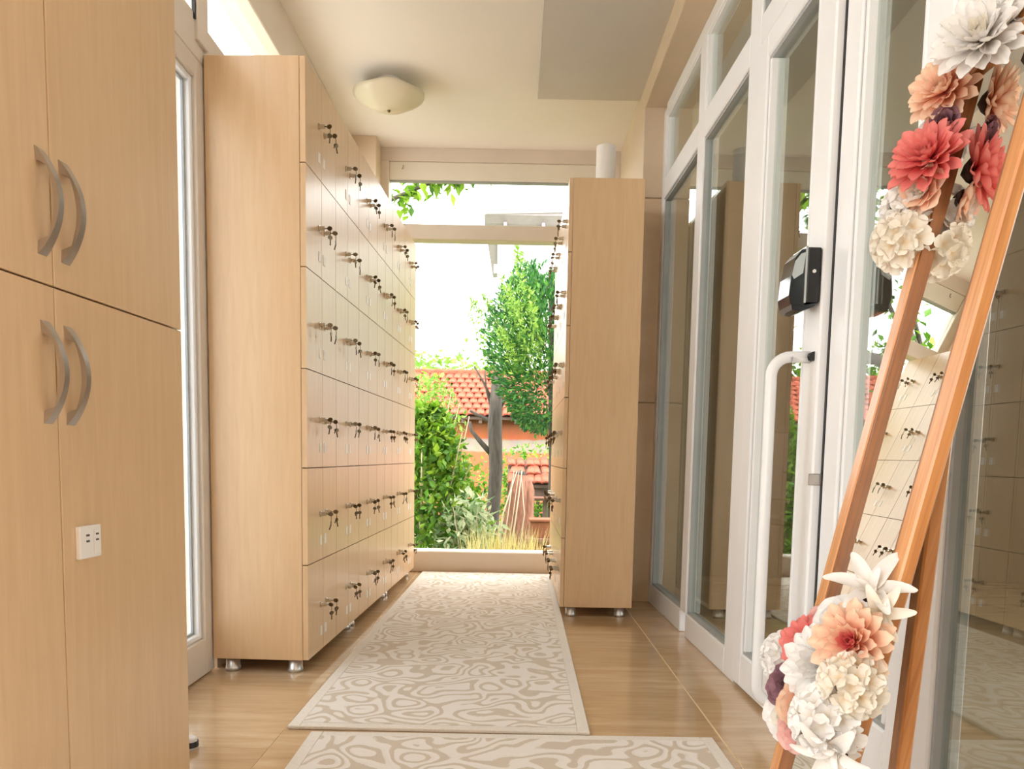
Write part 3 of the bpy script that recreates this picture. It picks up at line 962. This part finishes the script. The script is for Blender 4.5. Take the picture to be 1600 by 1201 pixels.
# single leaves, one mesh shared by all of a kind
lf = MB(); leaf_geo(lf, (0, 0, 0), (1, 0, 0), 1, .55, Vector((0, 0, 1)))
LEAF = {k: lf.mesh('leaf', M[k]) for k in ('leaf_mid', 'leaf_tip', 'leaf_pale')}
def leaves(parent, n, sampler, s0, s1, seed, kind='leaf_mid', up=.2):
    rnd = random.Random(seed)
    for _ in range(n):
        p = sampler(rnd)
        s_ = rnd.uniform(s0, s1)
        e = rdir(rnd, up).to_track_quat('X', 'Z').to_euler()
        link('leaf', LEAF[kind], parent, p, e, (s_, s_, s_))

# broad-leaved shrub at the left of the window
sh = thing('broadleaf_shrub', 'bushy bright green shrub with broad leaves low at the left of the garden window', 'shrub', (-.80, 6.9, GZ))
st = MB()
for k in range(9):
    a = k * 2.4
    st.tube([(0, 0, 0), (.2 * math.cos(a), .2 * math.sin(a), .6), (.42 * math.cos(a), .34 * math.sin(a), 1.2 + .05 * k)], [.016, .011, .005], 5)
st.build('stems', M['vine'], sh)
def shr(rnd):
    z = rnd.random() ** .8 * 1.62
    w_ = .62 * (1 - (z / 1.75) ** 2) + .06
    a = rnd.uniform(0, 2 * PI)
    k = .4 + .6 * rnd.random()
    return (w_ * k * math.cos(a), w_ * k * .8 * math.sin(a), z + .05)
leaves(sh, 260, shr, .07, .12, 1)
cloud('foliage', M['leaf_mid'], sh, 6500, shr, .05, .095, 2, w=.6)
# taller leafy canes at its left
sh = thing('tall_cane_shrub', 'taller loose shrub with yellow green tips rising left of the bare trunk', 'shrub', (-1.02, 8.2, GZ))
st = MB()
for k in range(8):
    a = k * 2.4
    st.tube([(0, 0, 0), (.25 * math.cos(a), .25 * math.sin(a), 1.), (.45 * math.cos(a), .45 * math.sin(a), 1.8 + .08 * (k % 4))], [.014, .01, .004], 5)
st.build('stems', M['vine'], sh)
def shr2(rnd):
    z = .7 + rnd.random() * 1.35
    a = rnd.uniform(0, 2 * PI)
    w_ = .62 * (1 - ((z - .9) / 1.3) ** 2 * .6)
    k = rnd.random() ** .5
    return (w_ * k * math.cos(a), w_ * k * math.sin(a), z)
leaves(sh, 120, shr2, .06, .10, 6, 'leaf_tip')
cloud('foliage', M['leaf_tip'], sh, 2200, shr2, .04, .08, 7, w=.5)

# variegated shrub and yellow grass in front
sh = thing('variegated_shrub', 'low shrub with white edged leaves in front of the bare trunk', 'shrub', (-.39, 6.55, GZ))
st = MB()
for k in range(6):
    a = k * 1.05
    st.tube([(0, 0, 0), (.10 * math.cos(a), .10 * math.sin(a), .5), (.2 * math.cos(a), .2 * math.sin(a), .85)], [.009, .006, .003], 5)
st.build('stems', M['vine'], sh)
vs_ = ell((0, 0, .62), (.30, .26, .36), .3)
leaves(sh, 140, vs_, .07, .14, 21, 'leaf_pale', .5)
cloud('foliage', M['leaf_pale'], sh, 400, vs_, .05, .10, 22, .4, .4)
gr = thing('yellow_grass', 'clump of yellow ornamental grass just outside the window sill', 'grass', (-.08, 5.70, GZ))
def blades(rnd_seed, n, r, h0, h1, w, lean):
    rnd = random.Random(rnd_seed); m = MB()
    for _ in range(n):
        a = rnd.uniform(0, 2 * PI); q = r * rnd.random() ** .5
        b0 = Vector((q * math.cos(a), q * .7 * math.sin(a), 0))
        a2 = rnd.uniform(0, 2 * PI); h_ = rnd.uniform(h0, h1)
        d = Vector((math.cos(a2), math.sin(a2), 0)); s_ = d.cross(Vector((0, 0, 1)))
        l_ = rnd.uniform(.2, 1) * lean
        p1, p2 = b0 + d * l_ * .3 + Vector((0, 0, h_ * .65)), b0 + d * l_ + Vector((0, 0, h_))
        m.add([b0 - s_ * w, b0 + s_ * w, p1 + s_ * w * .8, p1 - s_ * w * .8, p2], [(0, 1, 2, 3), (3, 2, 4)])
    return m
bl = blades(4, 520, .28, .52, .80, .006, .2).build('blades', M['straw'], gr); bl['kind'] = 'stuff'
gr2 = thing('green_grass', 'low tuft of green grass at the left foot of the window', 'grass', (-.92, 5.72, GZ))
bl = blades(9, 260, .26, .5, .72, .009, .22).build('blades', M['leaf_mid'], gr2); bl['kind'] = 'stuff'

# bare pollarded trunk
tk = thing('bare_tree', 'bare grey pollarded trunk with cut side branches in the middle of the garden', 'tree', (-.253, 9.7, GZ - .098))
tk.scale = (1.078, 1.078, 1.078)
MB().tube([(0.01, 0, 0), (-.01, 0, .5), (.02, 0, 1.1), (.0, 0, 1.6), (.02, 0, 2.15)], [.085, .075, .078, .082, .062], 12).build('trunk', M['bark'], tk, smooth=True)
for pts, r_ in (([(-.03, 0, 1.28), (-.16, -.02, 1.42), (-.26, -.03, 1.54), (-.28, -.03, 1.64)], .034), ([(-.03, 0, 1.62), (-.12, .02, 1.68), (-.28, .02, 1.76)], .026),
                ([(.02, 0, 1.7), (.12, 0, 1.9), (.2, 0, 2.05)], .014), ([(-.02, 0, 1.85), (-.12, 0, 2.05), (-.24, 0, 2.25)], .016),
                ([(.02, 0, 1.95), (.1, 0, 2.2), (.13, 0, 2.42)], .011), ([(-.03, 0, 1.75), (-.1, 0, 1.98), (-.12, 0, 2.2)], .014), ([(.0, 0, 2.1), (-.04, 0, 2.4)], .012)):
    MB().tube(pts, [r_, r_ * .8, r_ * .55, r_ * .5][:len(pts)], 7).build('branch', M['bark'], tk, smooth=True)
leaves(tk, 60, lambda r_: (r_.uniform(-.42, .16), r_.uniform(-.15, .15), 2.28 + .22 * r_.random()), .05, .09, 44, 'leaf_tip')
# leaning stump with pale vine stems
sp = thing('leaning_stump', 'reddish leaning tree stump wrapped in pale vine stems', 'stump', (.02, 8.0, GZ))
MB().tube([(-.04, 0, 0), (-.02, 0, .5), (.01, 0, .85), (.035, 0, 1.08)], [.135, .12, .105, .08], 12).build('trunk', M['redbark'], sp, smooth=True)
MB().tube([(.10, .02, 0), (.11, .02, .5), (.12, .02, .92), (.10, .02, 1.02)], [.075, .065, .06, .05], 10).build('trunk', M['redbark'], sp, smooth=True)
for k, (x0, x1, x2, w_) in enumerate(((-.26, -.15, .00, .011), (-.19, -.10, -.03, .008), (-.16, -.02, .05, .010), (-.08, -.05, .02, .006), (.02, .06, .04, .007), (-.30, -.22, -.16, .008), (-.35, -.27, -.20, .007))):
    h_ = 1.12 if k < 5 else .62
    MB().tube([(x0, -.15, .0), (x1 - .01, -.145, h_ * .4), (x1 + .02, -.13, h_ * .62), (x2, -.09, h_)], [w_, w_, w_ * .8, w_ * .4], 6).build('vine', M['vine'], sp, smooth=True)
MB().lathe([(0, 0), (.05, .0), (.055, .05), (.03, .07), (.0, .08)], 12, (.035, -.02, 1.05)).build('stump_cap', M['bark'], sp, smooth=True)

# big feathery tree on the right
bt = thing('feathery_tree', 'large dense green tree with loose light green shoots on the right of the garden', 'tree', (.34, 8.6, GZ))
MB().tube([(.1, 0, 0), (.1, 0, 1.2), (.05, 0, 2.2), (.0, 0, 3.2)], [.09, .08, .06, .02], 10).build('trunk', M['bark'], bt, smooth=True)
def crown(rnd):
    z = 1.62 + 1.55 * rnd.random()
    t_ = (z - 1.62) / 1.55
    w_ = .14 + .60 * math.sin(PI * min(1, .12 + t_ * .78)) ** .9
    a = rnd.uniform(0, 2 * PI); k = .25 + .75 * rnd.random() ** .6
    return (w_ * k * math.cos(a) + .03, w_ * k * math.sin(a), z - .10 * math.cos(a * 3))
cloud('foliage', M['leaf_dark'], bt, 11000, crown, .045, .085, 51, .4, .4, (0.03, 0, 2.0))
def shoots(rnd):
    k = rnd.randrange(40)
    r2 = random.Random(900 + k)
    a = r2.uniform(0, 2 * PI); q = r2.uniform(.1, .72)
    base = Vector((q * math.cos(a) * .9, q * math.sin(a), r2.uniform(2.0, 2.62)))
    tip = base + Vector((.28 * math.cos(a), .28 * math.sin(a), r2.uniform(.35, .7)))
    t_ = rnd.random()
    return base.lerp(tip, t_) + Vector((rnd.gauss(0, 1), rnd.gauss(0, 1), rnd.gauss(0, 1))) * .045 * (1.2 - t_)
cloud('shoots', M['leaf_tip'], bt, 6500, shoots, .03, .07, 52, .5, .38)

# shed with tiled roof, behind
def tile_me(w, l, mat):
    m = MB(); n = 5
    vs = []
    for y in (0, l):
        for k in range(n):
            a = PI * k / (n - 1)
            vs.append((-w / 2 * math.cos(a) * 1.04, y, .045 * math.sin(a) * (w / .16) + (.022 if y == 0 else 0)))
        for k in range(n):
            a = PI * k / (n - 1)
            vs.append((-w / 2 * math.cos(a) * .9, y, .03 * math.sin(a) * (w / .16) + (.01 if y == 0 else -.01)))
    fs = []
    for k in range(n - 1):
        fs += [(k, k + 1, 2 * n + k + 1, 2 * n + k), (n + k + 1, n + k, 3 * n + k, 3 * n + k + 1), (k + 1, k, n + k, n + k + 1)]
    return m.add(vs, fs).mesh('roof_tile', mat)
sd = thing('shed', 'low orange plaster shed with red tiled roof across the back of the garden', 'building', (0, 15.0, GZ))
wall = box(-6, 3.5, .25, 2.6, 0, 1.95).build('wall', M['plaster'], sd)
slope = math.atan2(.97, 2.2)
rb = MB().add([(-6.2, -.05, 1.93), (3.7, -.05, 1.93), (3.7, 2.2, 2.92), (-6.2, 2.2, 2.92), (-6.2, -.05, 1.98), (3.7, -.05, 1.98), (3.7, 2.2, 2.97), (-6.2, 2.2, 2.97)],
              [(3, 2, 1, 0), (4, 5, 6, 7), (0, 1, 5, 4), (2, 3, 7, 6), (1, 2, 6, 5), (3, 0, 4, 7)])
roof = rb.build('roof', M['darkwood'], sd)
TM = tile_me(.165, .33, M['terra'])
rows = 8
rest = MB()
for r_ in range(rows):
    yy = -.10 + r_ * .29 * math.cos(slope); zz = 1.985 + r_ * .29 * math.sin(slope)
    for c_ in range(-36, 22):
        xx = c_ * .165 + (.08 if r_ % 2 else 0)
        jit = rng.uniform(-.02, .02)
        if -13 <= c_ <= 8:
            link('roof_tile', TM, roof, (xx, yy + jit, zz), (slope + rng.uniform(-.03, .03), 0, rng.uniform(-.04, .04)))
        else:
            mt = Matrix.Translation((xx, yy, zz)) @ Matrix.Rotation(slope, 4, 'X')
            rest.add([mt @ v_.co for v_ in TM.vertices], [tuple(p.vertices) for p in TM.polygons])
ro = rest.build('roof_tiles', M['terra'], roof); ro['kind'] = 'stuff'
MB().tube([(-6.2, 2.2, 3.0), (3.7, 2.2, 3.0)], .08, 10).build('ridge', M['terra'], roof)
for c_ in range(-12, 9):
    box(c_ * .33 - .03, c_ * .33 + .03, -.04, .5, 1.86, 1.92).build('rafter', M['darkwood'], roof)

# small tiled shelter with a rail, shrubs growing behind it
hs = thing('garden_shelter', 'little open shelter with a sagging red tiled roof right of the stump', 'shelter', (.30, 11.0, GZ))
sl2 = math.atan2(.34, .8)
hb = MB().add([(-.40, -.05, .84), (.85, -.05, .84), (.85, .75, 1.17), (-.40, .75, 1.17), (-.40, -.05, .88), (.85, -.05, .88), (.85, .75, 1.21), (-.40, .75, 1.21)],
              [(3, 2, 1, 0), (4, 5, 6, 7), (0, 1, 5, 4), (2, 3, 7, 6), (1, 2, 6, 5), (3, 0, 4, 7)]).build('roof', M['darkwood'], hs)
TM2 = tile_me(.115, .30, M['terra'])
for r_ in range(3):
    for c_ in range(-3, 7):
        link('roof_tile', TM2, hb, (c_ * .118 + .02 + rng.uniform(-.015, .015), -.09 + r_ * .27 + rng.uniform(-.03, .03), .885 + r_ * .113), (sl2 + rng.uniform(-.05, .05), 0, rng.uniform(-.1, .1)))
box(-.40, .85, .0, .06, .66, .84).build('beam', M['darkwood'], hs)
for x in (-.34, .12, .78):
    box(x - .03, x + .03, .0, .06, 0, .66).build('post', M['darkwood'], hs)
MB().tube([(-.42, -.06, .70), (.9, -.06, .71)], .022, 8).build('rail', M['railwood'], hs)
hg_ = thing('back_shrub', 'green shrub growing behind the little tiled shelter', 'shrub', (.35, 12.6, GZ))
cloud('foliage', M['leaf_mid'], hg_, 2600, ell((0, 0, .75), (1.1, .6, .75), .4), .06, .11, 61, .3, .5)
MB().tube([(0, 0, 0), (.02, 0, .7)], [.05, .02], 8).build('stem', M['bark'], hg_)
# planter on brick pillar
pl = thing('planter', 'terracotta trough planter with rim standing on the brick pillar', 'planter', (.30, 7.6, GZ + .50))
tp = MB().add([(-.135, -.10, 0), (.16, -.10, 0), (.16, .10, 0), (-.135, .10, 0), (-.145, -.12, .155), (.18, -.12, .155), (.18, .12, .155), (-.145, .12, .155)],
              [(3, 2, 1, 0), (4, 5, 6, 7), (0, 1, 5, 4), (1, 2, 6, 5), (2, 3, 7, 6), (3, 0, 4, 7)])
tp.build('trough', M['terrabox'], pl, bevel=.006)
box(-.16, .19, -.135, .135, .155, .178).build('rim', M['terrabox'], pl, bevel=.004)
MB().tube([(.10, -.14, .01), (.15, -.13, .15)], .007, 6).build('stick', M['vine'], pl)
pr = thing('brick_pillar', 'low brick pillar with stone slab carrying the terracotta planter', 'pillar', (.30, 7.6, GZ))
box(-.19, .26, -.15, .15, .46, .50).build('slab', M['railwood'], pr, bevel=.006)
bm = box(-.066, .066, -.055, .055, 0, .052).mesh('brick', M['terrabox'])
box(-.15, .22, -.12, .12, 0, .46).build('core', M['grout'], pr)
for r_ in range(8):
    for c_ in range(3):
        link('brick', bm, pr, (-.10 + c_ * .142 + (.03 if r_ % 2 else -.01), -.075, r_ * .0575 + .002))

# hedge trees behind the shed, one overhanging branch, neighbour's house, lines
for i, (x, y, w_, h_, lab, key) in enumerate((
        (-2.2, 19.5, 1.7, 3.75, 'light green tree crown showing above the shed roof at the left', 'leaf_tip'),
        (-.4, 22.5, 1.4, 3.85, 'pale leafy tree above the shed roof behind the bare trunk', 'leaf_mid'),
        (2.6, 20.0, 1.6, 4.4, 'dark leafy tree behind the shed, far right', 'leaf_mid'),
        (-7.2, 18.8, 2.2, 4.2, 'broad tree behind the shed at far left', 'leaf_mid'))):
    t = thing('background_tree', lab, 'tree', (x, y, GZ))
    cloud('foliage', M[key], t, 2600, ell((0, 0, h_ - 1.0), (w_, 1.0, 1.05), .35), .10, .2, 70 + i, .3, .55)
    MB().tube([(0, 0, 0), (.05, 0, h_ - .9)], [.14, .07], 8).build('trunk', M['bark'], t)
# tree left of the window whose leafy branch hangs across the top
ot = thing('overhanging_tree', 'leafy tree left of the window whose branch hangs over its top left corner', 'tree', (-2.1, 7.4, GZ))
MB().tube([(0, 0, 0), (.05, 0, 1.4), (.0, 0, 2.6), (.1, 0, 3.6)], [.10, .085, .07, .03], 10).build('trunk', M['bark'], ot, smooth=True)
brs = ([(0, 0, 2.3), (.5, -.5, 2.9), (1.1, -1.0, 3.22), (1.55, -1.15, 3.36), (1.78, -1.2, 3.38)], [(.5, -.5, 2.9), (.85, -.9, 3.0), (1.14, -1.1, 3.12)],
       [(0, 0, 1.7), (-.4, -.3, 2.3), (-.7, -.4, 2.8)], [(0, 0, 1.9), (.3, .4, 2.4), (.4, .7, 2.9)], [(0, 0, 2.2), (-.3, .4, 2.8), (-.6, .5, 3.3)], [(.02, 0, 1.5), (.35, -.2, 1.95), (.55, -.3, 2.35)])
for b_ in brs:
    MB().tube(b_, [.035, .026, .018, .012, .008][:len(b_)], 7).build('branch', M['bark'], ot, smooth=True)
def along(br, sp):
    pts = [Vector(p) for p in br]
    def f_(rnd):
        k = rnd.randrange(len(pts) - 1)
        p = pts[k].lerp(pts[k + 1], rnd.random())
        return p + Vector((rnd.gauss(0, sp), rnd.gauss(0, sp), rnd.gauss(0, sp * .8)))
    return f_
leaves(ot, 230, along(brs[0][2:], .06), .07, .12, 81, 'leaf_mid', -.2)
leaves(ot, 60, along(brs[1][1:], .07), .07, .12, 82, 'leaf_mid', -.4)
leaves(ot, 60, along(brs[2], .18), .07, .12, 83)
leaves(ot, 60, along(brs[3], .18), .07, .12, 84)
leaves(ot, 40, along(brs[4], .18), .07, .12, 85)
cloud('foliage', M['leaf_mid'], ot, 700, along(brs[4], .3), .07, .12, 86, w=.55)
# shrubs further left, seen in the door glass
for i, (x, y, w_, h_, lab) in enumerate(((-2.0, 6.6, .55, 1.15, 'rounded shrub under the overhanging tree, seen mirrored in the door glass'),
                                       (-3.1, 8.4, .8, 1.5, 'larger rounded shrub farther left in the garden'),
                                       (-1.75, 10.2, .6, 1.3, 'rounded shrub behind the cane shrub'))):
    t = thing('round_shrub', lab, 'shrub', (x, y, GZ))
    cloud('foliage', M['leaf_mid'], t, 2200, ell((0, 0, h_ * .55), (w_, w_, h_ * .55), .4), .05, .10, 90 + i, .3, .5)
    MB().tube([(0, 0, 0), (.02, 0, h_ * .5)], [.03, .015], 6).build('stem', M['bark'], t)

hs2 = thing('neighbour_house', 'white house corner with grey eaves high in the upper window', 'house', (1.9, 26, GZ))
box(-2.6, 6, .9, 9, 0, 8.55).build('wall', M['pale_render'], hs2)
ev = MB()
ev.prism([(-.35, 8.72), (.0, 8.55), (.9, 8.55), (9.3, 8.9), (9.3, 9.3), (-.35, 8.95)], -3.0, 6.4, lambda u, w, h: (h, u, w))
ev.build('eaves', M['eave'], hs2)
MB().tube([(-2.95, -.4, 8.8), (6.4, -.4, 9.15)], .08, 8).build('gutter', M['pale_render'], hs2)
for k in range(5):
    box(-2.4 + k * 1.2, -2.3 + k * 1.2, -.2, .9, 8.42, 8.55).build('rafter', M['eave'], hs2)
box(-2.72, -2.6, .8, .95, 7.2, 7.5).build('wall_lamp', M['eave'], hs2)
def wire(label, a, b_, sag, r_=.008):
    pts = []
    for k in range(13):
        t_ = k / 12
        p = Vector(a).lerp(Vector(b_), t_); p.z -= sag * 4 * t_ * (1 - t_)
        pts.append(p)
    return tag(MB().tube(pts, r_, 5).build('power_line', M['cable']), label, 'cable', 'power lines over the garden')
wire('upper power line crossing above the feathery tree', (-.66, 26.89, 7.2), (8, 20, 6.0), .3)
wire('lower power line crossing above the feathery tree', (-.66, 26.89, 6.92), (8, 20, 5.75), .3)

# chair dimly seen behind the far glass panel
ch = thing('lobby_chair', 'dark chair dimly visible behind the fixed glass panel', 'chair', (1.55, 4.2, 0), (0, 0, .4))
box(-.21, .21, -.21, .21, .43, .47).build('seat', M['darkwood'], ch, bevel=.01)
box(-.21, .21, .18, .215, .55, .92).build('backrest', M['darkwood'], ch, bevel=.01)
for x in (-.185, .185):
    for y in (-.185, .195):
        box(x - .015, x + .015, y - .015, y + .015, 0, .43 if y < 0 else .56).build('leg', M['steel'], ch)
